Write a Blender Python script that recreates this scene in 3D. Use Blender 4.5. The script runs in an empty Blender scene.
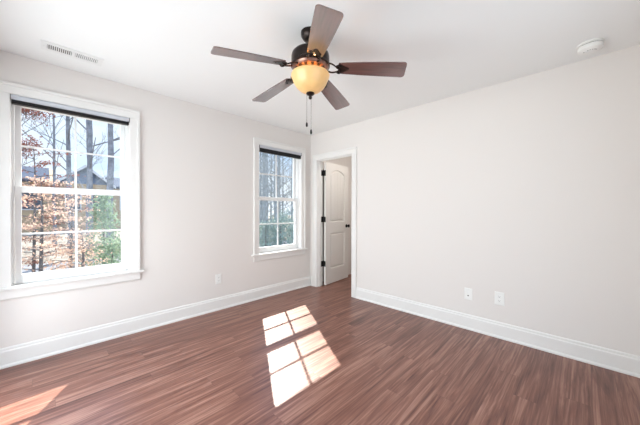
import bpy, bmesh, math, random
from mathutils import Vector, Matrix
PI = math.pi
sc = bpy.context.scene
col = sc.collection

# ------------------------------------------------------------------ camera
cam_d = bpy.data.cameras.new('camera')
cam_d.sensor_width = 36.0
cam_d.lens = 271.77 / 640 * 36
cam_d.clip_start = 0.05
cam_d.clip_end = 300
cam = bpy.data.objects.new('camera', cam_d)
col.objects.link(cam)
F = Vector((-0.69824616, 0.71582075, -0.00727648))
Rr = Vector((0.71582773, 0.69827389, 0.00205823))
U = Vector((-0.0065543, 0.00377156, 0.99997141))
cam.matrix_world = Matrix(((Rr.x, U.x, -F.x, 3.2095), (Rr.y, U.y, -F.y, -3.0698),
                           (Rr.z, U.z, -F.z, 1.2184), (0, 0, 0, 1)))
sc.camera = cam

# ------------------------------------------------------------------ world, sun, exposure
SKY = 1.3
SKY_HIGH = 4.0
world = bpy.data.worlds.new('sky')
sc.world = world
world.use_nodes = True
wn = world.node_tree
wn.nodes.clear()
w_tc = wn.nodes.new('ShaderNodeTexCoord')
w_sep = wn.nodes.new('ShaderNodeSeparateXYZ')
w_ramp = wn.nodes.new('ShaderNodeValToRGB')
w_ramp.color_ramp.elements[0].position = 0.0
w_ramp.color_ramp.elements[0].color = (0.48, 0.61, 0.80, 1)
w_ramp.color_ramp.elements[1].position = 0.75
w_ramp.color_ramp.elements[1].color = (0.33, 0.47, 0.74, 1)
w_no = wn.nodes.new('ShaderNodeTexNoise')
w_no.inputs['Scale'].default_value = 3.0
w_no.inputs['Detail'].default_value = 5
w_cr = wn.nodes.new('ShaderNodeValToRGB')
w_cr.color_ramp.elements[0].position = 0.46
w_cr.color_ramp.elements[1].position = 0.66
w_mix = wn.nodes.new('ShaderNodeMixRGB')
w_mix.inputs['Color2'].default_value = (0.64, 0.68, 0.74, 1)
w_bg = wn.nodes.new('ShaderNodeBackground')
w_bg.inputs['Strength'].default_value = SKY
w_out = wn.nodes.new('ShaderNodeOutputWorld')
L = wn.links.new
L(w_tc.outputs['Generated'], w_sep.inputs[0])
L(w_sep.outputs['Z'], w_ramp.inputs[0])
L(w_tc.outputs['Generated'], w_no.inputs['Vector'])
L(w_no.outputs[0], w_cr.inputs[0])
L(w_cr.outputs[0], w_mix.inputs['Fac'])
L(w_ramp.outputs[0], w_mix.inputs['Color1'])
# the sky grows brighter high up, towards the sun
w_hi = wn.nodes.new('ShaderNodeMapRange')
w_hi.interpolation_type = 'SMOOTHSTEP'
w_hi.inputs['From Min'].default_value = 0.34
w_hi.inputs['From Max'].default_value = 0.62
w_hi.inputs['To Min'].default_value = SKY
w_hi.inputs['To Max'].default_value = SKY_HIGH
L(w_sep.outputs['Z'], w_hi.inputs['Value'])
L(w_hi.outputs[0], w_bg.inputs['Strength'])
L(w_mix.outputs[0], w_bg.inputs['Color'])
L(w_bg.outputs[0], w_out.inputs['Surface'])

sun_d = bpy.data.lights.new('sun', 'SUN')
sun_d.energy = 12.5
sun_d.angle = math.radians(0.55)
sun_d.color = (1.0, 0.93, 0.84)
sun = bpy.data.objects.new('sun', sun_d)
col.objects.link(sun)
sun.rotation_euler = Vector((1, -0.587, -1.045)).to_track_quat('-Z', 'Y').to_euler()
sun.location = (-8, 5, 9)


def area(name, loc, direction, sx, sy, energy, color=(1, 1, 1), portal=False):
    d = bpy.data.lights.new(name, 'AREA')
    d.shape = 'RECTANGLE'
    d.size = sx
    d.size_y = sy
    d.energy = energy
    d.color = color
    o = bpy.data.objects.new(name, d)
    col.objects.link(o)
    o.location = loc
    o.rotation_euler = Vector(direction).to_track_quat('-Z', 'Z').to_euler()
    if portal:
        d.cycles.is_portal = True
    return o


area('window_daylight_portal', (-0.19, -2.85, 1.37), (1, 0, 0), 0.8, 1.5, 1, portal=True)
area('window_daylight_portal', (-0.19, -0.60, 1.37), (1, 0, 0), 0.8, 1.5, 1, portal=True)
# added fill lights outside the invented openings behind and beside the camera
area('rear_fill_light', (1.05, -5.00, 1.35), (0, 1, 0.0), 3.6, 4.0, 240, (0.94, 0.98, 1.0))
area('side_fill_light', (3.95, -2.0, 1.37), (-1, 0, 0.45), 1.9, 1.5, 11, (0.95, 0.98, 1.0))
# added fill light for the hallway, out of view beyond the door head
area('hall_fill_light', (0.95, 0.45, 2.40), (0, 0, -1), 0.35, 0.35, 7.5, (1.0, 0.95, 0.90))

sc.view_settings.view_transform = 'Standard'
sc.view_settings.look = 'None'
sc.view_settings.gamma = 1.0
sc.view_settings.use_curve_mapping = False
sc.view_settings.exposure = 0.53


# ------------------------------------------------------------------ helpers
def s2l(c):
    return tuple(((v / 255) / 12.92 if v / 255 <= 0.04045 else ((v / 255 + 0.055) / 1.055) ** 2.4) for v in c)


def mat(name, rgb, rough=0.5, metal=0.0, spec=0.5, var=0.0, scale=8.0, bump=0.0, bscale=60.0, emit=None, estr=0.0,
        transl=0.0):
    m = bpy.data.materials.new(name)
    m.use_nodes = True
    nt = m.node_tree
    b = nt.nodes['Principled BSDF']
    b.inputs['Base Color'].default_value = (*rgb, 1)
    b.inputs['Roughness'].default_value = rough
    b.inputs['Metallic'].default_value = metal
    b.inputs['Specular IOR Level'].default_value = spec
    tc = nt.nodes.new('ShaderNodeTexCoord')
    if var > 0:
        n = nt.nodes.new('ShaderNodeTexNoise')
        n.inputs['Scale'].default_value = scale
        n.inputs['Detail'].default_value = 4
        r = nt.nodes.new('ShaderNodeValToRGB')
        r.color_ramp.elements[0].position = 0.3
        r.color_ramp.elements[1].position = 0.7
        r.color_ramp.elements[0].color = (*[c * (1 - var) for c in rgb], 1)
        r.color_ramp.elements[1].color = (*[min(1, c * (1 + var)) for c in rgb], 1)
        nt.links.new(tc.outputs['Object'], n.inputs['Vector'])
        nt.links.new(n.outputs[0], r.inputs[0])
        nt.links.new(r.outputs[0], b.inputs['Base Color'])
    if bump > 0:
        n2 = nt.nodes.new('ShaderNodeTexNoise')
        n2.inputs['Scale'].default_value = bscale
        n2.inputs['Detail'].default_value = 3
        bp = nt.nodes.new('ShaderNodeBump')
        bp.inputs['Strength'].default_value = bump
        bp.inputs['Distance'].default_value = 0.002
        nt.links.new(tc.outputs['Object'], n2.inputs['Vector'])
        nt.links.new(n2.outputs[0], bp.inputs['Height'])
        nt.links.new(bp.outputs[0], b.inputs['Normal'])
    if emit:
        b.inputs['Emission Color'].default_value = (*emit, 1)
        b.inputs['Emission Strength'].default_value = estr
    if transl > 0:
        tr = nt.nodes.new('ShaderNodeBsdfTranslucent')
        tr.inputs['Color'].default_value = (*rgb, 1)
        mx = nt.nodes.new('ShaderNodeMixShader')
        mx.inputs[0].default_value = transl
        nt.links.new(b.outputs[0], mx.inputs[1])
        nt.links.new(tr.outputs[0], mx.inputs[2])
        nt.links.new(mx.outputs[0], nt.nodes['Material Output'].inputs['Surface'])
    return m


class MB:
    def __init__(self):
        self.bm = bmesh.new()

    def box(self, x0, x1, y0, y1, z0, z1, bev=0.0):
        bm = self.bm
        vs = [bm.verts.new((x, y, z)) for x in (x0, x1) for y in (y0, y1) for z in (z0, z1)]
        idx = [(0, 1, 3, 2), (4, 6, 7, 5), (0, 4, 5, 1), (2, 3, 7, 6), (0, 2, 6, 4), (1, 5, 7, 3)]
        fs = [bm.faces.new([vs[i] for i in f]) for f in idx]
        if bev > 0:
            es = list({e for f in fs for e in f.edges})
            bmesh.ops.bevel(bm, geom=es, offset=bev, segments=2, profile=0.6, affect='EDGES')
        return self

    def lathe(self, prof, seg=32, c=(0, 0, 0), cap0=True, cap1=True):
        bm = self.bm
        rings = []
        for r, z in prof:
            rings.append([bm.verts.new((c[0] + r * math.cos(2 * PI * k / seg), c[1] + r * math.sin(2 * PI * k / seg), c[2] + z))
                          for k in range(seg)])
        for a, b in zip(rings, rings[1:]):
            for k in range(seg):
                bm.faces.new((a[k], a[(k + 1) % seg], b[(k + 1) % seg], b[k]))
        if cap0:
            bm.faces.new(rings[0])
        if cap1:
            bm.faces.new(rings[-1])
        return self

    def tube(self, pts, rad, seg=8, cap=True):
        bm = self.bm
        pts = [Vector(q) for q in pts]
        n = len(pts)
        rads = rad if isinstance(rad, (list, tuple)) else [rad] * n
        rings = []
        ref = None
        for i, q in enumerate(pts):
            t = (pts[min(i + 1, n - 1)] - pts[max(i - 1, 0)]).normalized()
            if ref is None:
                ref = Vector((0, 0, 1)) if abs(t.z) < 0.9 else Vector((1, 0, 0))
            a = (ref - t * ref.dot(t)).normalized()
            ref = a
            b = t.cross(a)
            rings.append([bm.verts.new(q + (a * math.cos(2 * PI * k / seg) + b * math.sin(2 * PI * k / seg)) * rads[i])
                          for k in range(seg)])
        for a, b in zip(rings, rings[1:]):
            for k in range(seg):
                bm.faces.new((a[k], a[(k + 1) % seg], b[(k + 1) % seg], b[k]))
        if cap:
            bm.faces.new(rings[0])
            bm.faces.new(rings[-1])
        return self

    def poly_prism(self, pts, vec):
        """extrude a closed 3-D outline by vec"""
        bm = self.bm
        vec = Vector(vec)
        a = [bm.verts.new(q) for q in pts]
        b = [bm.verts.new(Vector(q) + vec) for q in pts]
        n = len(a)
        bm.faces.new(a)
        bm.faces.new(b[::-1])
        for k in range(n):
            bm.faces.new((a[k], b[k], b[(k + 1) % n], a[(k + 1) % n]))
        return self

    def quad(self, a, b, c, d):
        self.bm.faces.new([self.bm.verts.new(v) for v in (a, b, c, d)])
        return self

    def build(self, name, m, parent=None, smooth=False, mtx=None):
        bm = self.bm
        if mtx is not None:
            bmesh.ops.transform(bm, matrix=mtx, verts=bm.verts)
        bmesh.ops.recalc_face_normals(bm, faces=bm.faces)
        me = bpy.data.meshes.new(name)
        bm.to_mesh(me)
        bm.free()
        me.materials.append(m)
        if smooth:
            me.polygons.foreach_set('use_smooth', [True] * len(me.polygons))
            me.set_sharp_from_angle(angle=math.radians(38))
        o = bpy.data.objects.new(name, me)
        col.objects.link(o)
        if parent:
            o.parent = parent
        return o


def tag(o, label=None, cat=None, group=None, kind=None):
    if label:
        o['label'] = label
    if cat:
        o['category'] = cat
    if group:
        o['group'] = group
    if kind:
        o['kind'] = kind
    return o


def empty(name, loc=(0, 0, 0), rz=0.0):
    o = bpy.data.objects.new(name, None)
    o.empty_display_size = 0.1
    col.objects.link(o)
    o.location = loc
    o.rotation_euler = (0, 0, rz)
    return o


# ------------------------------------------------------------------ materials
M_wall = mat('wall_paint', (0.775, 0.735, 0.703), 0.75, spec=0.25, bump=0.05, bscale=140)
M_ceil = mat('ceiling_paint', (0.865, 0.87, 0.86), 0.9, spec=0.15, bump=0.05, bscale=160)
M_trim = mat('white_trim_enamel', (0.81, 0.795, 0.77), 0.32, spec=0.5, var=0.015, scale=3)
M_vinyl = mat('white_vinyl', (0.86, 0.86, 0.85), 0.35, spec=0.5, var=0.01)
M_door = mat('door_paint', (0.76, 0.735, 0.70), 0.4, spec=0.4, bump=0.03, bscale=90)
M_blackmetal = mat('black_hardware', (0.018, 0.016, 0.016), 0.4, metal=0.6, var=0.2)
M_bronze = mat('oil_rubbed_bronze', (0.035, 0.025, 0.022), 0.28, metal=0.75, var=0.35, scale=14)
M_copper = mat('rubbed_copper_bronze', (0.22, 0.13, 0.10), 0.35, metal=0.8, var=0.45, scale=30)
M_plate = mat('white_plastic', (0.85, 0.845, 0.82), 0.35, var=0.01)
M_slot = mat('dark_slot', (0.12, 0.11, 0.105), 0.6, var=0.1)
M_rail = mat('blind_rail_silver', (0.60, 0.63, 0.68), 0.35, metal=0.35, var=0.05)
M_blackfab = mat('blackout_fabric', (0.02, 0.02, 0.022), 0.8, var=0.25, scale=200)
M_ventw = mat('vent_enamel', (0.82, 0.82, 0.81), 0.4, var=0.01)
M_ext = mat('exterior_siding', (0.55, 0.50, 0.43), 0.8, var=0.1, scale=6)


def math_node(nt, op, a, b=None, c=None):
    n = nt.nodes.new('ShaderNodeMath')
    n.operation = op
    for i, v in enumerate((a, b, c)):
        if v is None:
            continue
        if isinstance(v, (int, float)):
            n.inputs[i].default_value = v
        else:
            nt.links.new(v, n.inputs[i])
    return n.outputs[0]


def glass_material():
    m = bpy.data.materials.new('window_glass')
    m.use_nodes = True
    nt = m.node_tree
    nt.nodes.clear()
    out = nt.nodes.new('ShaderNodeOutputMaterial')
    t = nt.nodes.new('ShaderNodeBsdfTransparent')
    t.inputs[0].default_value = (0.97, 0.985, 0.98, 1)
    g = nt.nodes.new('ShaderNodeBsdfGlossy')
    g.inputs['Roughness'].default_value = 0.02
    lw = nt.nodes.new('ShaderNodeLayerWeight')
    lw.inputs['Blend'].default_value = 0.5
    pw = math_node(nt, 'POWER', lw.outputs['Facing'], 4.0)
    fr = math_node(nt, 'MULTIPLY_ADD', pw, 0.5, 0.035)
    mx = nt.nodes.new('ShaderNodeMixShader')
    nt.links.new(fr, mx.inputs[0])
    nt.links.new(t.outputs[0], mx.inputs[1])
    nt.links.new(g.outputs[0], mx.inputs[2])
    nt.links.new(mx.outputs[0], out.inputs[0])
    return m


M_glass = glass_material()


def floor_material():
    m = bpy.data.materials.new('walnut_vinyl_plank')
    m.use_nodes = True
    nt = m.node_tree
    b = nt.nodes['Principled BSDF']
    tc = nt.nodes.new('ShaderNodeTexCoord')
    sp = nt.nodes.new('ShaderNodeSeparateXYZ')
    nt.links.new(tc.outputs['Object'], sp.inputs[0])
    u, v = sp.outputs['Y'], sp.outputs['X']
    W, LEN = 0.125, 1.22
    vr = math_node(nt, 'DIVIDE', v, W)
    row = math_node(nt, 'FLOOR', vr)
    wn1 = nt.nodes.new('ShaderNodeTexWhiteNoise')
    wn1.noise_dimensions = '1D'
    nt.links.new(row, wn1.inputs['W'])
    ur = math_node(nt, 'ADD', math_node(nt, 'DIVIDE', u, LEN), math_node(nt, 'MULTIPLY', wn1.outputs['Value'], 7.0))
    pl = math_node(nt, 'FLOOR', ur)
    cid = nt.nodes.new('ShaderNodeCombineXYZ')
    nt.links.new(row, cid.inputs[0])
    nt.links.new(pl, cid.inputs[1])
    wn2 = nt.nodes.new('ShaderNodeTexWhiteNoise')
    wn2.noise_dimensions = '2D'
    nt.links.new(cid.outputs[0], wn2.inputs['Vector'])
    rnd = wn2.outputs['Value']
    off = math_node(nt, 'MULTIPLY', rnd, 40.0)

    def noise(su, sv, detail, dist=0.0, rough=0.6):
        c = nt.nodes.new('ShaderNodeCombineXYZ')
        nt.links.new(math_node(nt, 'MULTIPLY', u, su), c.inputs[0])
        nt.links.new(math_node(nt, 'MULTIPLY', v, sv), c.inputs[1])
        nt.links.new(off, c.inputs[2])
        n = nt.nodes.new('ShaderNodeTexNoise')
        n.inputs['Scale'].default_value = 1.0
        n.inputs['Detail'].default_value = detail
        n.inputs['Roughness'].default_value = rough
        n.inputs['Distortion'].default_value = dist
        nt.links.new(c.outputs[0], n.inputs['Vector'])
        return n.outputs[0]

    fine = noise(1.8, 80.0, 3, 0.3)
    broad = noise(1.1, 18.0, 5, 1.6, 0.62)
    tone = math_node(nt, 'ADD', math_node(nt, 'MULTIPLY', broad, 0.62), math_node(nt, 'MULTIPLY', fine, 0.38))
    tone = math_node(nt, 'ADD', tone, math_node(nt, 'MULTIPLY', math_node(nt, 'SUBTRACT', rnd, 0.5), 0.06))
    ramp = nt.nodes.new('ShaderNodeValToRGB')
    cr = ramp.color_ramp
    cr.elements[0].position = 0.34
    cr.elements[0].color = (0.085, 0.029, 0.020, 1)
    cr.elements[1].position = 0.68
    cr.elements[1].color = (0.41, 0.215, 0.155, 1)
    e = cr.elements.new(0.50)
    e.color = (0.210, 0.086, 0.059, 1)
    nt.links.new(tone, ramp.inputs[0])
    fv = math_node(nt, 'FRACT', vr)
    fu = math_node(nt, 'FRACT', ur)
    ev = math_node(nt, 'MINIMUM', fv, math_node(nt, 'SUBTRACT', 1.0, fv))
    eu = math_node(nt, 'MINIMUM', fu, math_node(nt, 'SUBTRACT', 1.0, fu))
    seam = math_node(nt, 'MINIMUM', math_node(nt, 'MULTIPLY', ev, W), math_node(nt, 'MULTIPLY', eu, LEN))
    sm = nt.nodes.new('ShaderNodeMapRange')
    sm.inputs['From Min'].default_value = 0.0004
    sm.inputs['From Max'].default_value = 0.0022
    sm.inputs['To Min'].default_value = 0.72
    sm.inputs['To Max'].default_value = 1.0
    nt.links.new(seam, sm.inputs['Value'])
    mul = nt.nodes.new('ShaderNodeMixRGB')
    mul.blend_type = 'MULTIPLY'
    mul.inputs['Fac'].default_value = 1.0
    nt.links.new(ramp.outputs[0], mul.inputs['Color1'])
    nt.links.new(sm.outputs[0], mul.inputs['Color2'])
    nt.links.new(mul.outputs[0], b.inputs['Base Color'])
    b.inputs['Roughness'].default_value = 0.32
    b.inputs['Specular IOR Level'].default_value = 0.42
    bp = nt.nodes.new('ShaderNodeBump')
    bp.inputs['Strength'].default_value = 0.12
    bp.inputs['Distance'].default_value = 0.002
    nt.links.new(fine, bp.inputs['Height'])
    nt.links.new(bp.outputs[0], b.inputs['Normal'])
    return m


def wood_material(name, c0, c1, rough, axis_scale):
    """streaky wood, grain along local X"""
    m = bpy.data.materials.new(name)
    m.use_nodes = True
    nt = m.node_tree
    b = nt.nodes['Principled BSDF']
    tc = nt.nodes.new('ShaderNodeTexCoord')
    mp = nt.nodes.new('ShaderNodeMapping')
    mp.inputs['Scale'].default_value = axis_scale
    n = nt.nodes.new('ShaderNodeTexNoise')
    n.inputs['Scale'].default_value = 1.0
    n.inputs['Detail'].default_value = 5
    n.inputs['Distortion'].default_value = 0.5
    r = nt.nodes.new('ShaderNodeValToRGB')
    r.color_ramp.elements[0].position = 0.3
    r.color_ramp.elements[1].position = 0.7
    r.color_ramp.elements[0].color = (*c0, 1)
    r.color_ramp.elements[1].color = (*c1, 1)
    nt.links.new(tc.outputs['Object'], mp.inputs[0])
    nt.links.new(mp.outputs[0], n.inputs['Vector'])
    nt.links.new(n.outputs[0], r.inputs[0])
    nt.links.new(r.outputs[0], b.inputs['Base Color'])
    b.inputs['Roughness'].default_value = rough
    b.inputs['Coat Weight'].default_value = 1.0
    b.inputs['Coat Roughness'].default_value = 0.22
    b.inputs['Coat IOR'].default_value = 2.4
    return m


M_floor = floor_material()
M_blade = wood_material('walnut_blade', (0.055, 0.018, 0.016), (0.13, 0.045, 0.038), 0.33, (6, 60, 60))

# ------------------------------------------------------------------ room shell
H = 2.44
XE, YE = 3.70, -3.55          # the walls behind the camera
T = 0.17
HALL_X, HALL_Y = 1.80, 1.45   # the hallway beyond the door


def wall_with_holes(name, axis, a0, a1, t0, t1, z0, z1, holes, m):
    """axis 'y': runs along y between a0..a1 at x t0..t1; holes are (b0, b1, c0, c1)"""
    mb = MB()
    cuts = sorted({a0, a1, *[h[0] for h in holes], *[h[1] for h in holes]})
    for p, q in zip(cuts, cuts[1:]):
        mid = (p + q) / 2
        spans = [(z0, z1)]
        for h in holes:
            if h[0] < mid < h[1]:
                spans = []
                if h[2] > z0:
                    spans.append((z0, h[2]))
                if h[3] < z1:
                    spans.append((h[3], z1))
        for s0, s1 in spans:
            if axis == 'y':
                mb.box(t0, t1, p, q, s0, s1)
            else:
                mb.box(p, q, t0, t1, s0, s1)
    o = mb.build(name, m)
    return tag(o, kind='structure')


WZ0, WZ1 = 0.62, 2.12
W1 = (-3.235, -2.465)
W2 = (-0.985, -0.215)
DX0, DX1, DZ = 0.158, 0.845, 2.015
G = 0.02   # jamb board thickness inside the rough openings

fl = MB().box(-T, XE + T, YE - T, HALL_Y + 0.1, -0.06, 0.0).build('floor', M_floor)
tag(fl, 'reddish brown walnut plank floor running through the empty room', kind='structure')
ce = MB().box(-T, XE + T, YE - T, HALL_Y + 0.1, H, H + 0.10).build('ceiling', M_ceil)
tag(ce, 'flat white painted ceiling', kind='structure')
wl = wall_with_holes('wall_left', 'y', YE - T, HALL_Y + 0.1, -T, 0.0, 0.0, H,
                     [(W1[0] - G, W1[1] + G, WZ0 - G, WZ1 + G), (W2[0] - G, W2[1] + G, WZ0 - G, WZ1 + G)], M_wall)
tag(wl, 'pale pinkish beige wall holding both windows')
wr = wall_with_holes('wall_right', 'x', 0.0, XE + T, 0.0, 0.115, 0.0, H, [(DX0 - G, DX1 + G, 0.0, DZ + G)], M_wall)
tag(wr, 'pale beige wall with the white door casing beside the corner')
wb = wall_with_holes('wall_rear', 'x', 0.0, XE + T, YE - T, YE, 0.0, H, [(0.30, 2.40, 0.0, 2.02)], M_wall)
tag(wb, 'beige wall behind the camera with an added opening for fill light')
ws = wall_with_holes('wall_side', 'y', YE, 0.0, XE, XE + T, 0.0, H, [(-2.95, -1.05, WZ0, WZ1)], M_wall)
tag(ws, 'beige wall beside the camera with an added opening for fill light')
wh = MB().box(0.0, HALL_X, HALL_Y, HALL_Y + 0.1, 0.0, H).build('wall_hall_far', M_wall)
tag(wh, 'beige hallway wall beyond the open door', kind='structure')
wh2 = MB().box(HALL_X, HALL_X + 0.1, 0.115, HALL_Y + 0.1, 0.0, H).build('wall_hall_side', M_wall)
tag(wh2, 'beige hallway wall at the right beyond the door', kind='structure')

# baseboards: profile (depth from wall, height)
BASE = [(0, 0), (0.024, 0), (0.024, 0.012), (0.018, 0.022), (0.015, 0.024), (0.015, 0.120), (0.013, 0.126), (0.0095, 0.130),
        (0.0095, 0.141), (0.006, 0.149), (0, 0.152)]


def baseboard(name, p, q, inward, label):
    """p, q wall-line endpoints; inward unit vector into the room"""
    p, q, inw = Vector((*p, 0)), Vector((*q, 0)), Vector((*inward, 0))
    outline = [p + inw * d + Vector((0, 0, z)) for d, z in BASE]
    o = MB().poly_prism(outline, q - p).build(name, M_trim)
    return tag(o, label, kind='structure')


CW = 0.085
baseboard('baseboard_left', (0, YE), (0, 0), (1, 0), 'white moulded baseboard under the two windows')
baseboard('baseboard_right', (DX1 + CW - 0.012, 0), (XE, 0), (0, -1), 'white moulded baseboard along the wall right of the door')
baseboard('baseboard_corner', (0.025, 0), (DX0 - CW - 0.002, 0), (0, -1), 'short white baseboard piece between corner and door casing')
baseboard('baseboard_rear', (2.40, YE), (XE, YE), (0, 1), 'white baseboard behind the camera')
baseboard('baseboard_side', (XE, YE + 0.03), (XE, -0.03), (-1, 0), 'white baseboard on the wall beside the camera')
baseboard('baseboard_hall', (0.0, HALL_Y), (HALL_X, HALL_Y), (0, -1), 'white baseboard on the hallway wall')


# ------------------------------------------------------------------ windows
def window(name, y0, y1, label):
    root = tag(empty(name, (0, (y0 + y1) / 2, WZ0)), label, kind='structure')
    oy, oz = (y0 + y1) / 2, WZ0

    def put(mb, nm, m, par=root, **k):
        o = mb.build(nm, m, par, mtx=Matrix.Translation((0, -oy, -oz)) if par is root else Matrix.Translation((0, -oy, -oz)), **k)
        return o
    # casing: flat board with raised back band on two legs and a head
    c = MB()
    prof = [(0, 0), (0, 0.014), (0.006, 0.017), (0.060, 0.019), (0.064, 0.026), (0.083, 0.026), (0.085, 0.022), (0.085, 0)]
    for side, yy in ((-1, y0), (1, y1)):
        c.poly_prism([(d, yy + side * w, WZ0) for w, d in prof], (0, 0, WZ1 - WZ0))
    # head, mitred into the leg width by simple overlap-free butt
    c.poly_prism([(d, y0 - CW, WZ1 + w) for w, d in prof], (0, (y1 - y0) + 2 * CW, 0))
    put(c, 'casing', M_trim)
    s = MB().box(-0.0655, 0.0, y0, y1, WZ0 - 0.022, WZ0, 0.0)
    s.box(0.0, 0.040, y0 - 0.118, y1 + 0.118, WZ0 - 0.022, WZ0, 0.005)
    put(s, 'stool', M_trim)
    a = MB()
    a.poly_prism([(0, y0 - CW, WZ0 - 0.102), (0.010, y0 - CW, WZ0 - 0.102), (0.014, y0 - CW, WZ0 - 0.094), (0.017, y0 - CW, WZ0 - 0.088),
                  (0.019, y0 - CW, WZ0 - 0.022), (0, y0 - CW, WZ0 - 0.022)], (0, y1 - y0 + 2 * CW, 0))
    put(a, 'apron', M_trim)
    j = MB()
    j.box(-T, 0.0, y0 - G, y0, WZ0 - G, WZ1 + G)
    j.box(-T, 0.0, y1, y1 + G, WZ0 - G, WZ1 + G)
    j.box(-T, 0.0, y0, y1, WZ1, WZ1 + G)
    j.box(-T - 0.03, -0.0655, y0, y1, WZ0 - G, WZ0)
    put(j, 'jamb', M_trim)
    f = MB()
    f.box(-0.155, -0.058, y0, y0 + 0.014, WZ0 + 0.006, WZ1)
    f.box(-0.155, -0.058, y1 - 0.014, y1, WZ0 + 0.006, WZ1)
    f.box(-0.155, -0.058, y0 + 0.014, y1 - 0.014, WZ1 - 0.014, WZ1)
    put(f, 'sash_track', M_vinyl)

    def sash(x0, x1, z0, z1, top, bot, mid):
        ya, yb = y0 + 0.016, y1 - 0.016
        st = 0.036
        q = MB()
        q.box(x0, x1, ya, ya + st, z0, z1, 0.003)
        q.box(x0, x1, yb - st, yb, z0, z1, 0.003)
        q.box(x0, x1, ya + st, yb - st, z0, z0 + bot, 0.003)
        q.box(x0, x1, ya + st, yb - st, z1 - top, z1, 0.003)
        so = put(q, 'sash', M_vinyl)
        xm = (x0 + x1) / 2
        g = MB().box(xm - 0.002, xm + 0.002, ya + st, yb - st, z0 + bot, z1 - top)
        put(g, 'glass_pane', M_glass, so)
        mu = MB()
        w = 0.0075
        zc = mid
        yc = (ya + yb) / 2
        mu.box(xm + 0.0025, xm + 0.0082, yc - w, yc + w, z0 + bot, z1 - top)
        mu.box(xm + 0.0025, xm + 0.008, ya + st, yc - w, zc - w, zc + w)
        mu.box(xm + 0.0025, xm + 0.008, yc + w, yb - st, zc - w, zc + w)
        mu.box(xm - 0.0082, xm - 0.0025, yc - w, yc + w, z0 + bot, z1 - top)
        mu.box(xm - 0.008, xm - 0.0025, ya + st, yc - w, zc - w, zc + w)
        mu.box(xm - 0.008, xm - 0.0025, yc + w, yb - st, zc - w, zc + w)
        put(mu, 'muntin_grid', M_vinyl, so)
        return so
    sash(-0.100, -0.0658, WZ0 + 0.0005, 1.412, 0.052, 0.072, 1.022)      # lower, inner
    sash(-0.142, -0.106, 1.362, WZ1 - 0.014, 0.040, 0.048, 1.745)      # upper, outer
    return root


window('window_1', *W1, 'large white double hung window with orange autumn leaves outside')
window('window_2', *W2, 'white double hung window beside the corner, bare gray woods outside')


def fill_window(name, axis, label):  # unseen glazed openings, invented to let fill light into the room
    root = tag(empty(name), label, kind='structure')
    f, g = MB(), MB()
    if axis == 'x':
        for k in range(4):
            xx = 0.30 + k * (2.10 - 0.05) / 3
            f.box(xx, xx + 0.05, YE - 0.13, YE - 0.07, 0.0, 2.02)
        f.box(0.30, 2.40, YE - 0.128, YE - 0.072, 0.0, 0.08)
        f.box(0.30, 2.40, YE - 0.128, YE - 0.072, 1.97, 2.02)
        g.box(0.35, 2.35, YE - 0.102, YE - 0.098, 0.08, 1.97)
    else:
        for k in range(4):
            yy = -2.95 + k * (1.90 - 0.05) / 3
            f.box(XE + 0.07, XE + 0.13, yy, yy + 0.05, WZ0, WZ1)
        f.box(XE + 0.072, XE + 0.128, -2.95, -1.05, WZ0, WZ0 + 0.05)
        f.box(XE + 0.072, XE + 0.128, -2.95, -1.05, WZ1 - 0.05, WZ1)
        g.box(XE + 0.098, XE + 0.102, -2.90, -1.10, WZ0 + 0.05, WZ1 - 0.05)
    f.build('window_frame', M_vinyl, root)
    g.build('glass_pane', M_glass, root)


fill_window('fill_window_rear', 'x', 'added floor length glass doors behind the camera for fill light')
fill_window('fill_window_side', 'y', 'added broad window beside the camera for fill light')


def roller_blind(y0, y1, drop, label):
    yc = (y0 + y1) / 2
    r = tag(empty('window_blind', (0, yc, WZ1)), label, 'blind', 'raised blinds at the window heads')
    hw = (y1 - y0) / 2 - 0.002
    q = MB()
    q.poly_prism([(-0.045, -hw, -0.003), (0.016, -hw, -0.003), (0.021, -hw, -0.008), (0.021, -hw, -0.034), (0.017, -hw, -0.040),
                  (-0.045, -hw, -0.040)], (0, 2 * hw, 0))
    q.build('headrail', M_rail, r)
    f = MB()
    n = max(3, int(drop / 0.010))
    for k in range(n):                       # the gathered pleats under the rail
        z = -0.040 - drop * k / n
        dz = drop / n
        f.poly_prism([(-0.036, -hw + 0.004, z), (0.008, -hw + 0.004, z), (0.012, -hw + 0.004, z - dz * 0.5), (0.008, -hw + 0.004, z - dz),
                      (-0.036, -hw + 0.004, z - dz), (-0.040, -hw + 0.004, z - dz * 0.5)], (0, 2 * hw - 0.008, 0))
    f.build('gathered_fabric', M_blackfab, r)
    b = MB().box(-0.034, 0.010, -hw + 0.002, hw - 0.002, -0.040 - drop - 0.012, -0.040 - drop, 0.002)
    b.build('bottom_rail', M_blackmetal, r)
    for s in (-1, 1):
        e = MB().box(-0.046, 0.0225, s * hw - 0.0015, s * hw + 0.0015, -0.043, -0.002)
        e.build('end_cap', M_blackmetal, r)
    return r


roller_blind(*W1, 0.016, 'raised black blind under a silver rail, in the window with autumn leaves')
roller_blind(*W2, 0.040, 'raised black blind under a silver rail, in the window beside the corner')

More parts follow.
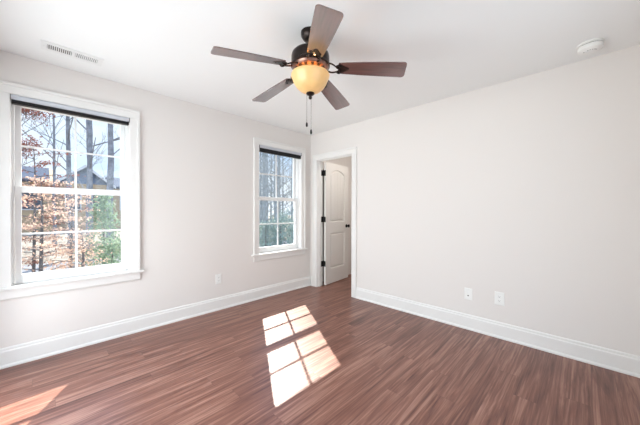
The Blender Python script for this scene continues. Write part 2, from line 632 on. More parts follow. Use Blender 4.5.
# ------------------------------------------------------------------ door casing, door
tr = tag(empty('trim_1', (DX0, 0, 0)), 'white casing and jamb framing the hallway doorway', kind='structure')
c = MB()
prof = [(0, 0), (0, 0.013), (0.006, 0.017), (0.060, 0.019), (0.064, 0.025), (0.083, 0.025), (0.085, 0.021), (0.085, 0)]
R0, R1, RZ = DX0 - 0.005, DX1 + 0.005, DZ + 0.005
c.poly_prism([(R0 - w, -d, 0) for w, d in prof], (0, 0, RZ))
c.poly_prism([(R1 + w, -d, 0) for w, d in prof], (0, 0, RZ))
c.poly_prism([(R0 - CW, -d, RZ + w) for w, d in prof], (R1 - R0 + 2 * CW, 0, 0))
c.build('casing', M_trim, tr, mtx=Matrix.Translation((-DX0, 0, 0)))
c = MB()
c.poly_prism([(R0 - w, 0.115 + d, 0) for w, d in prof], (0, 0, RZ))
c.poly_prism([(R1 + w, 0.115 + d, 0) for w, d in prof], (0, 0, RZ))
c.poly_prism([(R0 - CW, 0.115 + d, RZ + w) for w, d in prof], (R1 - R0 + 2 * CW, 0, 0))
c.build('hall_casing', M_trim, tr, mtx=Matrix.Translation((-DX0, 0, 0)))
c = MB()
c.box(DX0 - G, DX0, 0.0, 0.115, 0, DZ + G)
c.box(DX1, DX1 + G, 0.0, 0.115, 0, DZ + G)
c.box(DX0, DX1, 0.0, 0.115, DZ, DZ + G)
c.box(DX0, DX0 + 0.011, 0.030, 0.072, 0, DZ)      # door stop
c.box(DX1 - 0.011, DX1, 0.030, 0.072, 0, DZ)
c.box(DX0 + 0.011, DX1 - 0.011, 0.030, 0.072, DZ - 0.011, DZ)
c.build('jamb', M_trim, tr, mtx=Matrix.Translation((-DX0, 0, 0)))

PIN = (DX0 + 0.010, 0.130)
ANG = math.radians(96.5)
dr = tag(empty('door_1', (PIN[0], PIN[1], 0), ANG), 'white two panel arched door standing open into the hallway', kind='structure')
DW, DT, DZ0, DZ1 = 0.680, 0.035, 0.012, 2.005
# door local frame: +x along the slab from the hinge, faces at y = -0.013-DT (room side, visible) and y = -0.013
ya, yb = -0.012 - DT, -0.012
dx0 = 0.0


def arch_panel(x0, x1, z0, z1, rise, n=14):
    pts = [(x0, z0), (x1, z0)]
    if rise <= 0:
        return pts + [(x1, z1), (x0, z1)]
    for k in range(n + 1):
        t = 1 - k / n
        pts.append((x0 + (x1 - x0) * t, z1 - rise + rise * 4 * t * (1 - t)))
    return pts


def inset(pts, d):
    cx = sum(q[0] for q in pts) / len(pts)
    xs = [q[0] for q in pts]
    zs = [q[1] for q in pts]
    xc, zc = (min(xs) + max(xs)) / 2, (min(zs) + max(zs)) / 2
    hx, hz = (max(xs) - min(xs)) / 2, (max(zs) - min(zs)) / 2
    return [(xc + (q[0] - xc) * (hx - d) / hx, zc + (q[1] - zc) * (hz - d) / hz) for q in pts]


def door_face(mb, y, s):
    """one moulded face at depth y; s = direction into the slab"""
    bm = mb.bm
    outer = [(dx0, DZ0), (dx0 + DW, DZ0), (dx0 + DW, DZ1), (dx0, DZ1)]
    panels = [arch_panel(dx0 + 0.125, dx0 + DW - 0.125, 0.255, 0.845, 0.0),
              arch_panel(dx0 + 0.125, dx0 + DW - 0.125, 1.025, 1.905, 0.075)]
    edges = []

    def loop(pts, yy):
        vs = [bm.verts.new((q[0], yy, q[1])) for q in pts]
        return vs
    ov = loop(outer, y)
    for k in range(4):
        edges.append(bm.edges.new((ov[k], ov[(k + 1) % 4])))
    ploops = []
    for pts in panels:
        vs = loop(pts, y)
        ploops.append((pts, vs))
        for k in range(len(vs)):
            edges.append(bm.edges.new((vs[k], vs[(k + 1) % len(vs)])))
    bmesh.ops.triangle_fill(bm, use_beauty=True, use_dissolve=True, edges=edges)
    for pts, vs in ploops:
        prev = vs
        for d, dep in ((0.004, 0.013), (0.022, 0.0155), (0.036, 0.006), (0.042, 0.0055)):
            cur = loop(inset(pts, d), y + s * dep)
            n = len(cur)
            for k in range(n):
                bm.faces.new((prev[k], prev[(k + 1) % n], cur[(k + 1) % n], cur[k]))
            prev = cur
        # the field, cut by shallow vertical plank grooves
        bm.faces.new(prev)
    return ov


sl = MB()
o1 = door_face(sl, ya, 1)
o2 = door_face(sl, yb, -1)
for k in range(4):
    sl.bm.faces.new((o1[k], o1[(k + 1) % 4], o2[(k + 1) % 4], o2[k]))
sl.build('door_panel', M_door, dr)


def plank_field(x0, x1, z0, z1, rise, yf, s, nm):
    """raised vertical planks standing on a panel field"""
    mb = MB()
    n = 4
    w = (x1 - x0) / n
    for k in range(n):
        a, b = x0 + k * w + 0.002, x0 + (k + 1) * w - 0.002
        top = []
        for i in range(5):
            t = 1 - i / 4
            xx = a + (b - a) * t
            u = (xx - x0) / (x1 - x0)
            top.append((xx, yf, z1 - rise + rise * 4 * u * (1 - u)))
        mb.poly_prism([(a, yf, z0), (b, yf, z0)] + top, (0, s * 0.0026, 0))
    return mb


for nm, args in (('arched_planks', (dx0 + 0.172, dx0 + DW - 0.172, 1.073, 1.857, 0.064)),):
    plank_field(*args, ya + 0.0054, -1, nm).build('arched_planks', M_door, dr)
for z in (0.355, 1.075, 1.825):
    h = MB()
    h.tube([(0, 0, z - 0.045), (0, 0, z + 0.045)], 0.0105, 10)
    h.tube([(0, 0, z + 0.045), (0, 0, z + 0.053)], [0.0115, 0.005], 10)
    h.box(-0.0035, -0.0005, ya + 0.002, 0.0, z - 0.045, z + 0.045)      # leaf on the slab's edge
    # leaf on the jamb, turned back by the opening angle
    q = MB().box(-0.0105, -0.0075, -0.050, 0.0, z - 0.045, z + 0.045)
    bmesh.ops.transform(q.bm, matrix=Matrix.Rotation(-ANG, 4, 'Z'), verts=q.bm.verts)
    me = bpy.data.meshes.new('hinge_leaf')
    q.bm.to_mesh(me)
    q.bm.free()
    h.bm.from_mesh(me)
    h.build('hinge', M_blackmetal, dr, smooth=True)
for sgn, y0 in ((-1, ya), (1, yb)):
    kx, kz = dx0 + DW - 0.062, 0.945
    ro = MB().lathe([(0.0, 0.0), (0.031, 0.0), (0.031, 0.005), (0.026, 0.009), (0.012, 0.011), (0.0115, 0.030), (0.018, 0.033),
                     (0.026, 0.040), (0.0285, 0.049), (0.026, 0.058), (0.016, 0.064), (0.0, 0.065)], 24, cap0=False, cap1=False)
    rot = Matrix.Translation((kx, y0, kz)) @ Matrix.Rotation(PI / 2 if sgn < 0 else -PI / 2, 4, 'X')
    ro.build('door_knob', M_blackmetal, dr, smooth=True, mtx=rot)

# ------------------------------------------------------------------ ceiling fan with light
FX, FY = 1.850, -1.774
fan = tag(empty('ceiling_fan', (FX, FY, H)), 'dark bronze five blade ceiling fan with lit amber glass bowl light', 'ceiling fan')


def fz(z):
    return z - H


MB().lathe([(0.066, fz(2.440)), (0.066, fz(2.428)), (0.062, fz(2.412)), (0.050, fz(2.393)), (0.034, fz(2.381)), (0.018, fz(2.378))], 32,
           cap1=False).build('canopy', M_bronze, fan, smooth=True)
MB().lathe([(0.0125, fz(2.385)), (0.0125, fz(2.315))], 16).build('downrod', M_bronze, fan, smooth=True)
MB().lathe([(0.022, fz(2.334)), (0.030, fz(2.322)), (0.034, fz(2.314)), (0.085, fz(2.310)), (0.116, fz(2.300)), (0.127, fz(2.288)),
            (0.131, fz(2.272)), (0.131, fz(2.234)), (0.129, fz(2.224)), (0.134, fz(2.220)), (0.134, fz(2.208)), (0.126, fz(2.202))],
           48, cap1=False).build('motor_housing', M_bronze, fan, smooth=True)
vb = MB().lathe([(0.126, fz(2.203)), (0.122, fz(2.194)), (0.106, fz(2.180)), (0.086, fz(2.171)), (0.070, fz(2.169))], 48, cap0=False, cap1=False)
vbo = vb.build('vent_plate', M_copper, fan, smooth=True)
for k in range(15):
    a = 2 * PI * (k + 0.5) / 15
    vs = MB()
    ca, sa = math.cos(a), math.sin(a)
    for r0, r1, z0, z1 in ((0.092, 0.110, 2.172, 2.181),):
        pts = []
        for rr, hw, zz in ((r0, 0.007, z0), (r1, 0.010, z1)):
            pts.append((rr, hw, zz))
        q = [(r0, -0.007, z0), (r1, -0.010, z1), (r1, 0.010, z1), (r0, 0.007, z0)]
        vs.poly_prism([(r * ca - h * sa, r * sa + h * ca, fz(z) - 0.0035) for r, h, z in q], (0, 0, 0.004))
    vs.build('vent_slot', M_blackmetal, vbo)
MB().lathe([(0.072, fz(2.172)), (0.074, fz(2.162)), (0.074, fz(2.144)), (0.060, fz(2.138)), (0.0, fz(2.138))], 36, cap1=False).build(
    'switch_housing', M_bronze, fan, smooth=True)
MB().tube([(0, 0, fz(2.138)), (0, 0, fz(1.987))], 0.006, 10).build('bowl_stem', M_bronze, fan, smooth=True)

BLZ, DROOP = 2.203, math.radians(5.2)
PITCH = math.radians(-11.5)


def blade_outline():
    r0, r1 = 0.190, 0.637
    w0, w1 = 0.050, 0.069
    pts = []
    # root end, gently rounded
    for k in range(5):
        t = -1 + 2 * k / 4
        pts.append((r0 + 0.010 * abs(t) ** 2.2, -t * -w0 * 0.98))
    pts.append((r0 + 0.03, w0 + 0.0015))
    pts.append((0.36, 0.0605))
    pts.append((0.52, 0.0665))
    cr = 0.022
    for k in range(6):
        a = PI / 2 - k * PI / 2 / 5
        pts.append((r1 - cr + cr * math.cos(a), w1 - cr + cr * math.sin(a)))
    for k in range(6):
        a = -k * PI / 2 / 5
        pts.append((r1 - cr + cr * math.cos(a), -w1 + cr + cr * math.sin(a)))
    pts.append((0.52, -0.0665))
    pts.append((0.36, -0.0605))
    pts.append((r0 + 0.03, -w0 - 0.0015))
    return pts


def iron_mesh(mb):
    # scrolled arm: two curved straps from the hub to a three-lobed plate under the blade root
    for s in (-1, 1):
        pts = []
        for k in range(9):
            t = k / 8
            r = 0.085 + 0.105 * t
            w = s * (0.010 + 0.030 * math.sin(PI * t) + 0.006 * t)
            z = 0.004 - 0.018 * t * t
            pts.append((r, w, z))
        mb.tube(pts, [0.0065 - 0.002 * k / 8 for k in range(9)], 7)
        curl = [(0.196 + 0.013 * math.cos(a), s * 0.024 + s * 0.013 * math.sin(a), -0.0135) for a in [0.2 * PI * q for q in range(9)]]
        mb.tube(curl, 0.0045, 6)
    # mounting plate hugging the blade's underside
    out = [(0.182, -0.030), (0.200, -0.040), (0.224, -0.036), (0.236, -0.022), (0.262, -0.008), (0.266, 0.0), (0.262, 0.008),
           (0.236, 0.022), (0.224, 0.036), (0.200, 0.040), (0.182, 0.030), (0.192, 0.012), (0.192, -0.012)]
    mb.poly_prism([(x, y, -0.0085) for x, y in out], (0, 0, 0.004))
    for x, y in ((0.212, -0.024), (0.212, 0.024), (0.250, 0.0)):
        mb.lathe([(0.0, -0.0125), (0.004, -0.0118), (0.0055, -0.0085)], 10, (x, y, 0), cap0=False, cap1=False)


for i in range(5):
    phi = math.radians(252.7 + 72 * i)
    mtx = (Matrix.Translation((0, 0, fz(BLZ))) @ Matrix.Rotation(phi, 4, 'Z') @ Matrix.Rotation(DROOP, 4, 'Y')
           @ Matrix.Rotation(PITCH, 4, 'X'))
    irm = MB()
    iron_mesh(irm)
    io = irm.build('blade_iron', M_bronze, fan, smooth=True)
    io.matrix_local = mtx
    bo = MB().poly_prism([(x, y, -0.0045) for x, y in blade_outline()], (0, 0, 0.006)).build('blade', M_blade, fan)
    bo.matrix_local = mtx

M_bowl = mat('amber_alabaster_glass', (0.72, 0.46, 0.20), 0.3, spec=0.5, var=0.12, scale=9, emit=(1.0, 0.55, 0.20), estr=0.13)
MB().lathe([(0.130, fz(2.152)), (0.1325, fz(2.145)), (0.131, fz(2.136)), (0.124, fz(2.122)), (0.112, fz(2.092)), (0.094, fz(2.065)),
            (0.070, fz(2.044)), (0.044, fz(2.032)), (0.008, fz(2.027)), (0.008, fz(2.031)), (0.042, fz(2.036)), (0.068, fz(2.048)),
            (0.091, fz(2.069)), (0.108, fz(2.095)), (0.120, fz(2.124)), (0.126, fz(2.140)), (0.126, fz(2.152)), (0.130, fz(2.152))], 56,
           cap0=False, cap1=False).build('light_bowl', M_bowl, fan, smooth=True)
MB().lathe([(0.0, fz(2.030)), (0.020, fz(2.030)), (0.028, fz(2.026)), (0.029, fz(2.020)), (0.022, fz(2.013)), (0.012, fz(2.008)),
            (0.010, fz(2.000)), (0.013, fz(1.994)), (0.009, fz(1.986)), (0.0, fz(1.983))], 28, cap0=False, cap1=False).build(
    'finial', M_bronze, fan, smooth=True)
M_chain = mat('chain_brass_gray', (0.30, 0.28, 0.26), 0.35, metal=0.8, var=0.2)
for dx, dy, zt, zb in ((-0.020, -0.014, 2.020, 1.822), (0.002, 0.006, 1.990, 1.772)):
    q = MB()
    n = int((zt - zb) / 0.0075)
    for k in range(n):
        z = zt - 0.0075 * k
        q.lathe([(0.0006, 0.0028), (0.0021, 0.0012), (0.0021, -0.0012), (0.0006, -0.0028)], 6, (dx, dy, fz(z)))
    q.tube([(dx, dy, fz(zt)), (dx, dy, fz(zb))], 0.0007, 5)
    pc = q.build('pull_chain', M_chain, fan)
    MB().lathe([(0.002, 0.006), (0.0055, 0.0), (0.0075, -0.014), (0.006, -0.024), (0.002, -0.027)], 14, (dx, dy, fz(zb))).build(
        'pull_fob', M_blackmetal, pc, smooth=True)
bulb_d = bpy.data.lights.new('bowl_bulb', 'POINT')
bulb_d.energy = 4.5
bulb_d.color = (1.0, 0.62, 0.30)
bulb_d.shadow_soft_size = 0.02
bulb = bpy.data.objects.new('bowl_bulb', bulb_d)
col.objects.link(bulb)
bulb.location = (FX, FY, 2.130)
# the bulb sits beside the stem, three sockets share one glow


# ------------------------------------------------------------------ ceiling vent
vent = tag(empty('air_vent', (0.338, -2.890, H)), 'white slotted air register in the ceiling above the large window', 'air vent')
VX, VY = 0.076, 0.178
q = MB()
q.poly_prism([(-VX, -VY, 0), (VX, -VY, 0), (VX, -VY + 0.032, 0), (-VX, -VY + 0.032, 0)], (0, 0, -0.006))
q.poly_prism([(-VX, VY - 0.032, 0), (VX, VY - 0.032, 0), (VX, VY, 0), (-VX, VY, 0)], (0, 0, -0.006))
q.box(-VX, -0.040, -VY + 0.032, VY - 0.032, -0.006, 0)
q.box(0.040, VX, -VY + 0.032, VY - 0.032, -0.006, 0)
q.box(-0.040, 0.040, -0.010, 0.010, -0.006, 0)
q.build('vent_frame', M_ventw, vent)
MB().box(-0.040, 0.040, -VY + 0.032, VY - 0.032, -0.0008, 0.0).build('duct_shade', M_slot, vent)  # dark sheet at ceiling level standing in for the shaded duct
for y0, y1, lean in ((-VY + 0.032, -0.010, 1), (0.010, VY - 0.032, -1)):
    q = MB()
    n = 12
    for k in range(n):
        yc = y0 + (y1 - y0) * (k + 0.5) / n
        q.poly_prism([(-0.040, yc - 0.0022 - lean * 0.0015, -0.0055), (-0.040, yc + 0.0014 - lean * 0.0015, -0.0055),
                      (-0.040, yc + 0.0014 + lean * 0.0015, -0.0008), (-0.040, yc - 0.0022 + lean * 0.0015, -0.0008)], (0.080, 0, 0))
    q.build('louver_bank', M_ventw, vent)
for s in (-1, 1):
    MB().lathe([(0.0, -0.0085), (0.003, -0.008), (0.0042, -0.006)], 10, (0, s * (VY - 0.014), 0), cap0=False, cap1=False).build('screw', M_ventw, vent)

# ------------------------------------------------------------------ smoke detector
sd = tag(empty('smoke_detector', (3.228, -0.262, H)), 'round white smoke detector on the ceiling above the right wall', 'smoke detector')
MB().lathe([(0.074, 0), (0.074, -0.008), (0.068, -0.012), (0.0, -0.012)], 40, cap1=False).build('mounting_base', M_plate, sd, smooth=True)
MB().lathe([(0.060, -0.012), (0.060, -0.017)], 40, cap0=False, cap1=False).build('vent_gap', M_slot, sd)
MB().lathe([(0.058, -0.0165), (0.068, -0.018), (0.070, -0.032), (0.066, -0.044), (0.052, -0.053), (0.030, -0.057), (0.0, -0.057)], 40,
           cap0=True, cap1=False).build('detector_body', M_plate, sd, smooth=True)
q = MB()
for k in range(7):
    a = math.radians(-150 + 20 * k)
    q.box(0.036 * math.cos(a) - 0.004, 0.036 * math.cos(a) + 0.004, 0.036 * math.sin(a) - 0.0015, 0.036 * math.sin(a) + 0.0015, -0.0575, -0.054)
q.build('sounder_slots', M_slot, sd)
MB().lathe([(0.012, -0.0565), (0.012, -0.059), (0.0, -0.0595)], 20, (-0.018, -0.022, 0), cap0=False, cap1=False).build('test_button', M_ventw, sd, smooth=True)


# ------------------------------------------------------------------ wall plates
def outlet(loc, rz, label, style, w=0.074, h=0.118):
    """local frame: x across, z up, -y out of the wall"""
    r = tag(empty('wall_outlet', loc, rz), label, 'wall outlet')
    q = MB()
    hw, hh = w / 2, h / 2
    q.poly_prism([(-hw, 0, -hh), (hw, 0, -hh), (hw, 0, hh), (-hw, 0, hh)], (0, -0.004, 0))
    a = [(-hw, -0.004, -hh), (hw, -0.004, -hh), (hw, -0.004, hh), (-hw, -0.004, hh)]
    i = 0.005
    b = [(-hw + i, -0.0065, -hh + i), (hw - i, -0.0065, -hh + i), (hw - i, -0.0065, hh - i), (-hw + i, -0.0065, hh - i)]
    bm = q.bm
    av = [bm.verts.new(v) for v in a]
    bv = [bm.verts.new(v) for v in b]
    for k in range(4):
        bm.faces.new((av[k], av[(k + 1) % 4], bv[(k + 1) % 4], bv[k]))
    bm.faces.new(bv)
    q.build('cover_plate', M_plate, r)
    if style == 'duplex':
        for s in (-1, 1):
            z = s * 0.0195
            rc = MB()
            pts = []
            for k in range(24):
                an = 2 * PI * k / 24
                pts.append((max(-0.0165, min(0.0165, 0.0185 * math.cos(an))), -0.0065, z + max(-0.014, min(0.014, 0.0185 * math.sin(an)))))
            rc.poly_prism(pts, (0, -0.002, 0))
            ro = rc.build('receptacle', M_plate, r)
            sl = MB()
            sl.box(-0.0075, -0.0055, -0.0090, -0.0083, z - 0.001, z + 0.0075)
            sl.box(0.0055, 0.0075, -0.0090, -0.0083, z - 0.001, z + 0.0065)
            sl.box(-0.0022, 0.0022, -0.0090, -0.0083, z - 0.0095, z - 0.005)
            sl.build('prong_slots', M_slot, ro)
        MB().lathe([(0.0032, 0.0063), (0.0030, 0.0075), (0.0, 0.0078)], 12, cap0=False, cap1=False).build(
            'screw', M_ventw, r, mtx=Matrix.Rotation(PI / 2, 4, 'X'))
    elif style == 'jack':
        t = Matrix.Translation((0, 0, 0.017)) @ Matrix.Rotation(PI / 2, 4, 'X')
        MB().lathe([(0.0085, 0.006), (0.0085, 0.0085), (0.005, 0.0088), (0.005, 0.015), (0.0035, 0.0152), (0.0, 0.0148)], 18, cap0=False,
                   cap1=False).build('coaxial_jack', M_ventw, r, mtx=t)
        j = MB().box(-0.009, 0.009, -0.0085, -0.006, -0.024, -0.006, 0.001).build('phone_jack', M_plate, r)
        MB().box(-0.0065, 0.0065, -0.0092, -0.0083, -0.021, -0.009).build('jack_socket', M_slot, j)
        for z in (-0.045, 0.045):
            MB().lathe([(0.0032, 0.0063), (0.0030, 0.0075), (0.0, 0.0078)], 12, cap0=False, cap1=False).build(
                'screw', M_ventw, r, mtx=Matrix.Translation((0, 0, z)) @ Matrix.Rotation(PI / 2, 4, 'X'))
    return r


outlet((2.354, 0, 0.362), 0.0, 'white wall plate with one small dark jack, nearer the door', 'jack')
outlet((2.626, 0, 0.376), 0.0, 'white duplex outlet on the right wall, farther from the door', 'duplex', 0.080, 0.124)
outlet((0, -1.558, 0.378), PI / 2, 'white duplex outlet on the wall between the two windows', 'duplex')

# ------------------------------------------------------------------ outdoors
GZ = -0.90
M_ground = mat('leaf_litter_ground', (0.186, 0.161, 0.130), 0.95, spec=0.1, var=0.45, scale=3.0, bump=0.3, bscale=12)
M_drive = mat('pale_concrete_drive', (0.155, 0.155, 0.161), 0.9, spec=0.1, var=0.12, scale=2)
M_bark = mat('gray_bark', (0.186, 0.192, 0.211), 0.9, spec=0.1, var=0.35, scale=5, bump=0.4, bscale=25)
M_barkw = mat('woodland_bark', (0.27, 0.285, 0.28), 0.9, spec=0.1, var=0.3, scale=5)
M_barkd = mat('dark_bark', (0.124, 0.115, 0.112), 0.9, spec=0.1, var=0.3, scale=5)
M_orange = mat('beech_leaf_orange', (0.547, 0.374, 0.288), 0.7, spec=0.1, var=0.3, scale=5, transl=0.5)
M_rust = mat('rust_leaf', (0.20, 0.075, 0.055), 0.7, spec=0.1, var=0.35, scale=1.5, transl=0.4)
M_green = mat('evergreen_leaf', (0.24, 0.32, 0.21), 0.65, spec=0.1, var=0.35, scale=1.5, transl=0.35)
M_teal = mat('rhododendron_leaf', (0.24, 0.31, 0.27), 0.6, spec=0.1, var=0.3, scale=1.5, transl=0.3)
M_tan = mat('tan_siding', (0.384, 0.285, 0.180), 0.8, spec=0.1, var=0.06, scale=2)
M_gsid = mat('slate_blue_siding', (0.124, 0.161, 0.223), 0.8, spec=0.1, var=0.08, scale=2)
M_roof = mat('slate_shingle_roof', (0.035, 0.050, 0.080), 0.85, spec=0.1, var=0.2, scale=4)
M_htrim = mat('house_white_trim', (0.527, 0.527, 0.527), 0.6, spec=0.1, var=0.02)
M_hglass = mat('house_window_glass', (0.062, 0.081, 0.105), 0.1, spec=0.1, var=0.1)

gb = MB().box(-90, -T - 0.02, -60, 90, GZ - 0.3, GZ)
tag(gb.build('ground', M_ground), 'brown leaf littered ground outside the windows', kind='structure')
gd = MB().poly_prism([(-12.6, -30, GZ), (-10.4, -30, GZ), (-9.4, 10, GZ), (-11.6, 10, GZ)], (0, 0, 0.03))
tag(gd.build('footpath', M_drive), 'pale gray path crossing the leaf litter outside the large window', kind='structure')


def branch(mb, p, d, length, r, depth, rng, tips, lean=0.0):
    pts = [p.copy()]
    rads = [r]
    n = 4 if depth > 0 else 3
    dd = d.copy()
    q = p.copy()
    for k in range(n):
        dd = (dd + Vector((rng.uniform(-1, 1), rng.uniform(-1, 1), rng.uniform(-0.5, 0.8))) * 0.13).normalized()
        q = q + dd * (length / n)
        pts.append(q.copy())
        rads.append(max(0.004, r * (1 - 0.62 * (k + 1) / n)))
    mb.tube(pts, rads, 6 if r > 0.04 else 4, cap=False)
    tips.append((q.copy(), dd.copy(), depth))
    if depth == 0:
        return
    for k in range(rng.randint(3, 4)):
        t = rng.uniform(0.35, 0.98)
        i = min(n - 1, int(t * n))
        a = pts[i].lerp(pts[i + 1], t * n - i)
        side = Vector((rng.uniform(-1, 1), rng.uniform(-1, 1), rng.uniform(0.1, 0.9))).normalized()
        branch(mb, a, (dd * 0.6 + side * 0.75).normalized(), length * rng.uniform(0.38, 0.62), max(0.006, rads[i] * 0.5), depth - 1, rng, tips)


def bare_tree(x, y, h, r, seed, label, group=None, m=None, lean=(0, 0), nb=12, start=0.25, depth=2, name='bare_tree'):
    rng = random.Random(seed)
    root = tag(empty(name, (x, y, GZ)), label, 'tree', group)
    t = MB()
    pts, rads = [], []
    n = 9
    for k in range(n + 1):
        f = k / n
        pts.append(Vector((lean[0] * f * h + rng.uniform(-1, 1) * r * 0.35 * (k > 0), lean[1] * f * h + rng.uniform(-1, 1) * r * 0.35 * (k > 0), f * h)))
        rads.append(r * (1.18 if k == 0 else 1 - 0.8 * f))
    t.tube(pts, rads, 9)
    t.build('trunk', m or M_bark, root, smooth=True)
    b = MB()
    tips = []
    for k in range(nb):
        f = start + (0.97 - start) * (k + rng.random()) / nb
        i = min(n - 1, int(f * n))
        p = pts[i].lerp(pts[i + 1], f * n - i)
        a = rng.uniform(0, 2 * PI)
        d = Vector((math.cos(a), math.sin(a), rng.uniform(0.35, 0.95))).normalized()
        branch(b, p, d, h * rng.uniform(0.16, 0.28) * (1.15 - 0.6 * f), max(0.012, rads[i] * 0.34), depth, rng, tips)
    b.build('branches', m or M_bark, root)
    return root, tips


def leaf_cloud(mb, centers, n, spread, size, rng, flat=0.45):
    bm = mb.bm
    for _ in range(n):
        c, rad = centers[rng.randrange(len(centers))]
        v = Vector((rng.gauss(0, 1), rng.gauss(0, 1), rng.gauss(0, 1) * flat)) * (rad * spread)
        p = Vector(c) + v
        a = Vector((rng.uniform(-1, 1), rng.uniform(-1, 1), rng.uniform(-1, 1))).normalized()
        b = a.orthogonal().normalized()
        b = (b * math.cos(rng.uniform(0, 6)) + a.cross(b) * math.sin(rng.uniform(0, 6))).normalized()
        s = size * rng.uniform(0.6, 1.3)
        bm.faces.new([bm.verts.new(q) for q in (p - a * s, p + b * s * 0.5, p + a * s, p - b * s * 0.5)])


# big bare trees in front of the houses
W1G = 'bare trees outside the large window'
bare_tree(-13.6, -1.46, 13, 0.135, 11, 'thick gray bare tree in the large window, left one of the pair before the houses', W1G, nb=12, start=0.30)
bare_tree(-12.4, -0.86, 13, 0.16, 12, 'thick gray bare tree at the far right in the large window', W1G, nb=10, start=0.33)
bare_tree(-16.0, -2.00, 14, 0.13, 13, 'gray bare tree standing behind the middle bar of the large window', W1G, lean=(0, -0.01), nb=14, start=0.25)
bare_tree(-19.0, -2.55, 12, 0.09, 14, 'slim gray bare tree between the two house roofs in the large window', W1G, nb=12, start=0.2)
bare_tree(-24.0, -0.6, 13, 0.10, 15, 'distant slim bare tree behind the paired trunks', W1G, nb=12, start=0.2)


# tree with dark red leaves reaching in from the left of the large window
rng = random.Random(5)
rt, tips = bare_tree(-8.6, -3.76, 6.2, 0.075, 21, 'small tree with sparse dark red leaves at the left of the large window', None, M_barkd, nb=13, start=0.28,
                     name='red_leaf_tree')
lm = MB()
leaf_cloud(lm, [(t[0], 0.15) for t in tips], 3000, 0.8, 0.036, rng)
lm.build('leaves', M_rust, rt)


def beech(x, y, h, seed, label, n=1700, m=None):
    rng = random.Random(seed)
    root = tag(empty('beech_sapling', (x, y, GZ)), label, 'tree', 'young beeches outside the large window')
    t = MB()
    t.tube([(0, 0, 0), (0.02, 0.03, h * 0.4), (-0.02, 0.05, h * 0.75), (0.01, 0.02, h)], [0.045, 0.035, 0.02, 0.006], 7)
    t.build('trunk', M_barkd, root, smooth=True)
    b, cs = MB(), []
    for k in range(26):
        f = 0.10 + 0.88 * (k + 0.5) / 26
        a = k * 2.4 + rng.uniform(-0.3, 0.3)
        ln = (0.45 + 0.55 * math.sin(PI * min(1, f * 0.9 + 0.1))) * h * 0.30
        p = Vector((0, 0.03, f * h))
        e = p + Vector((math.cos(a) * ln, math.sin(a) * ln, ln * 0.12))
        mid = p.lerp(e, 0.5) + Vector((0, 0, 0.05))
        b.tube([p, mid, e], [0.012, 0.008, 0.003], 4, cap=False)
        for s in (0.35, 0.6, 0.8, 1.0):
            cs.append((p.lerp(e, s), 0.17))
    b.build('branches', M_barkd, root)
    lm = MB()
    leaf_cloud(lm, cs, n, 0.75, 0.034, rng, 0.25)
    lm.build('leaves', m or M_orange, root)


beech(-6.9, -3.10, 3.0, 31, 'young beech thick with orange leaves, centre of the lower left panes', 2600)
beech(-8.3, -2.45, 2.7, 32, 'young beech with orange leaves behind the middle bar of the large window', 1500)
beech(-9.2, -3.25, 4.15, 33, 'taller young beech with rusty leaves at the left of the large window', 1900, M_rust)
beech(-6.2, -2.35, 1.5, 34, 'low young beech with orange leaves in front of the evergreen', 700)


def conifer(x, y, h, rad, seed, label, group, m, n, name='evergreen_shrub', cat='shrub', size=0.05, top=0.05):
    rng = random.Random(seed)
    root = tag(empty(name, (x, y, GZ)), label, cat, group)
    MB().tube([(0, 0, 0), (0, 0, h * 0.9)], [0.05, 0.01], 7).build('stem', M_barkd, root)
    cs = []
    for k in range(90):
        f = (k + 0.5) / 90
        a = k * 2.399
        rr = rad * ((1 - f) ** 0.8 + top) * rng.uniform(0.35, 1.0)
        cs.append(((math.cos(a) * rr, math.sin(a) * rr, 0.08 + f * h * 0.95), 0.16))
    lm = MB()
    leaf_cloud(lm, cs, n, 0.7, size, rng, 0.6)
    lm.build('foliage', m, root)


conifer(-9.6, -1.45, 2.75, 0.85, 41, 'pointed green evergreen in the lower right panes of the large window', None, M_green, 2600, 'young_evergreen', 'tree')
conifer(-7.2, -1.55, 1.15, 0.65, 42, 'low green bush before the pointed evergreen', None, M_green, 1300, top=0.35)

# the woods beyond the window in the corner
WG = 'bare trees in the woods beyond the corner window'
WL = 'slender gray bare tree in the dense woods beyond the corner window'
for k, (x, px_y, h, r) in enumerate([(-9.5, 5.70, 9.5, 0.10), (-10.5, 7.05, 10, 0.12), (-11.5, 6.85, 10, 0.07), (-12.5, 8.55, 11, 0.11),
                                      (-13.5, 7.95, 11, 0.13), (-14.5, 9.95, 12, 0.10), (-15.5, 9.5, 12, 0.15), (-17.0, 10.75, 13, 0.12),
                                      (-18.5, 12.9, 14, 0.16), (-20.0, 12.7, 14, 0.12), (-22.0, 15.9, 14, 0.17), (-23.5, 14.9, 15, 0.14),
                                      (-25.0, 18.3, 15, 0.16), (-26.0, 17.2, 15, 0.18), (-28.0, 19.2, 16, 0.18), (-29.5, 21.6, 16, 0.18),
                                      (-12.0, 9.6, 10, 0.09), (-16.5, 12.3, 12, 0.10), (-31.0, 20.4, 16, 0.2), (-33.0, 24.5, 16, 0.2),
                                      (-27.0, 11.6, 14, 0.16), (-30.0, 14.6, 15, 0.17), (-24.0, 9.9, 13, 0.13), (-20.0, 7.9, 12, 0.12)]):
    bare_tree(x, px_y, h, r * 0.8, 100 + k, WL, WG, M_barkw, nb=14, start=0.12)
for k, (x, y, h, rd) in enumerate([(-9.0, 5.3, 1.5, 1.0), (-9.4, 6.6, 1.7, 1.1), (-11.2, 7.9, 1.9, 1.2), (-13.0, 10.2, 2.2, 1.4)]):
    conifer(x, y, h, rd, 200 + k, 'bluish green bush at the foot of the woods beyond the corner window', 'bushes at the foot of the woods', M_teal, 1500,
            size=0.06, top=0.4)


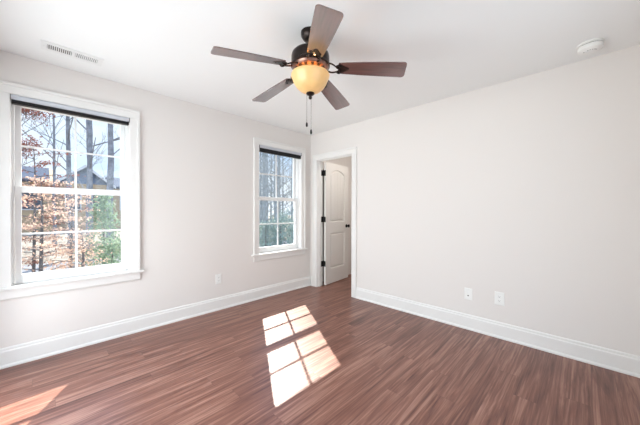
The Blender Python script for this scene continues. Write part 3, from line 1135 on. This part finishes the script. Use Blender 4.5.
# ------------------------------------------------------------------ neighbouring houses
def house_window(root, x, y0, y1, z0, z1):
    f = MB().box(x - 0.02, x + 0.06, y0 - 0.1, y1 + 0.1, z0 - 0.1, z1 + 0.1).build('window_frame', M_htrim, root)
    MB().box(x + 0.06, x + 0.075, y0, y1, z0, z1).build('pane', M_hglass, f)


hA = tag(empty('house', (-36, -7.5, GZ)), 'tan neighbouring house with a low slate roof, behind the orange beeches', 'house')
MB().box(-5, 2, -6.0, 5.4, 0.0, 4.9).build('wall', M_tan, hA)
q = MB()
q.poly_prism([(2.5, -6.4, 4.75), (2.5, -6.4, 4.95), (-1.5, -6.4, 6.55), (-5.5, -6.4, 4.95), (-5.5, -6.4, 4.75)], (0, 11.4, 0))
q.build('roof', M_roof, hA)
MB().poly_prism([(2.0, 5.0, 4.9), (-1.5, 5.0, 6.4), (-5.0, 5.0, 4.9)], (0, 0.4, 0)).build('gable', M_tan, hA)
house_window(hA, 2.0, -4.4, -3.2, 2.2, 3.9)
house_window(hA, 2.0, 0.4, 1.6, 2.2, 3.9)
house_window(hA, 2.0, 3.2, 4.4, 2.2, 3.9)

hB = tag(empty('house', (-36, 0.2, GZ)), 'gabled neighbouring house with slate blue gable and white rakes, behind the paired bare trees', 'house')
MB().box(-6, 1.0, -2.2, 2.2, 0.0, 4.9).build('wall', M_tan, hB)
MB().poly_prism([(1.0, -2.2, 4.9), (1.0, 2.2, 4.9), (1.0, 0.0, 6.7)], (-7.0, 0, 0)).build('gable', M_gsid, hB)
for s in (-1, 1):
    MB().poly_prism([(1.35, 0, 6.68), (1.35, s * 2.6, 4.56), (1.35, s * 2.6, 4.74), (1.35, 0, 6.88)], (-7.7, 0, 0)).build('roof', M_roof, hB)
    MB().poly_prism([(1.42, 0, 6.62), (1.42, s * 2.6, 4.48), (1.42, s * 2.6, 4.76), (1.42, 0, 6.92)], (-0.07, 0, 0)).build('rake_board', M_htrim, hB)
house_window(hB, 1.0, -1.5, -0.4, 2.2, 3.9)
house_window(hB, 1.0, 0.5, 1.5, 2.2, 3.9)
MB().box(-5.5, 0.4, 2.2, 9.0, 0.0, 4.75).build('wing_wall', M_tan, hB)
MB().poly_prism([(0.8, 2.2, 4.60), (0.8, 2.2, 4.80), (-2.5, 2.2, 6.15), (-5.9, 2.2, 4.80), (-5.9, 2.2, 4.60)], (0, 7.2, 0)).build('wing_roof', M_roof, hB)
house_window(hB, 0.4, 3.2, 4.3, 2.2, 3.9)
house_window(hB, 0.4, 5.6, 6.7, 2.2, 3.9)
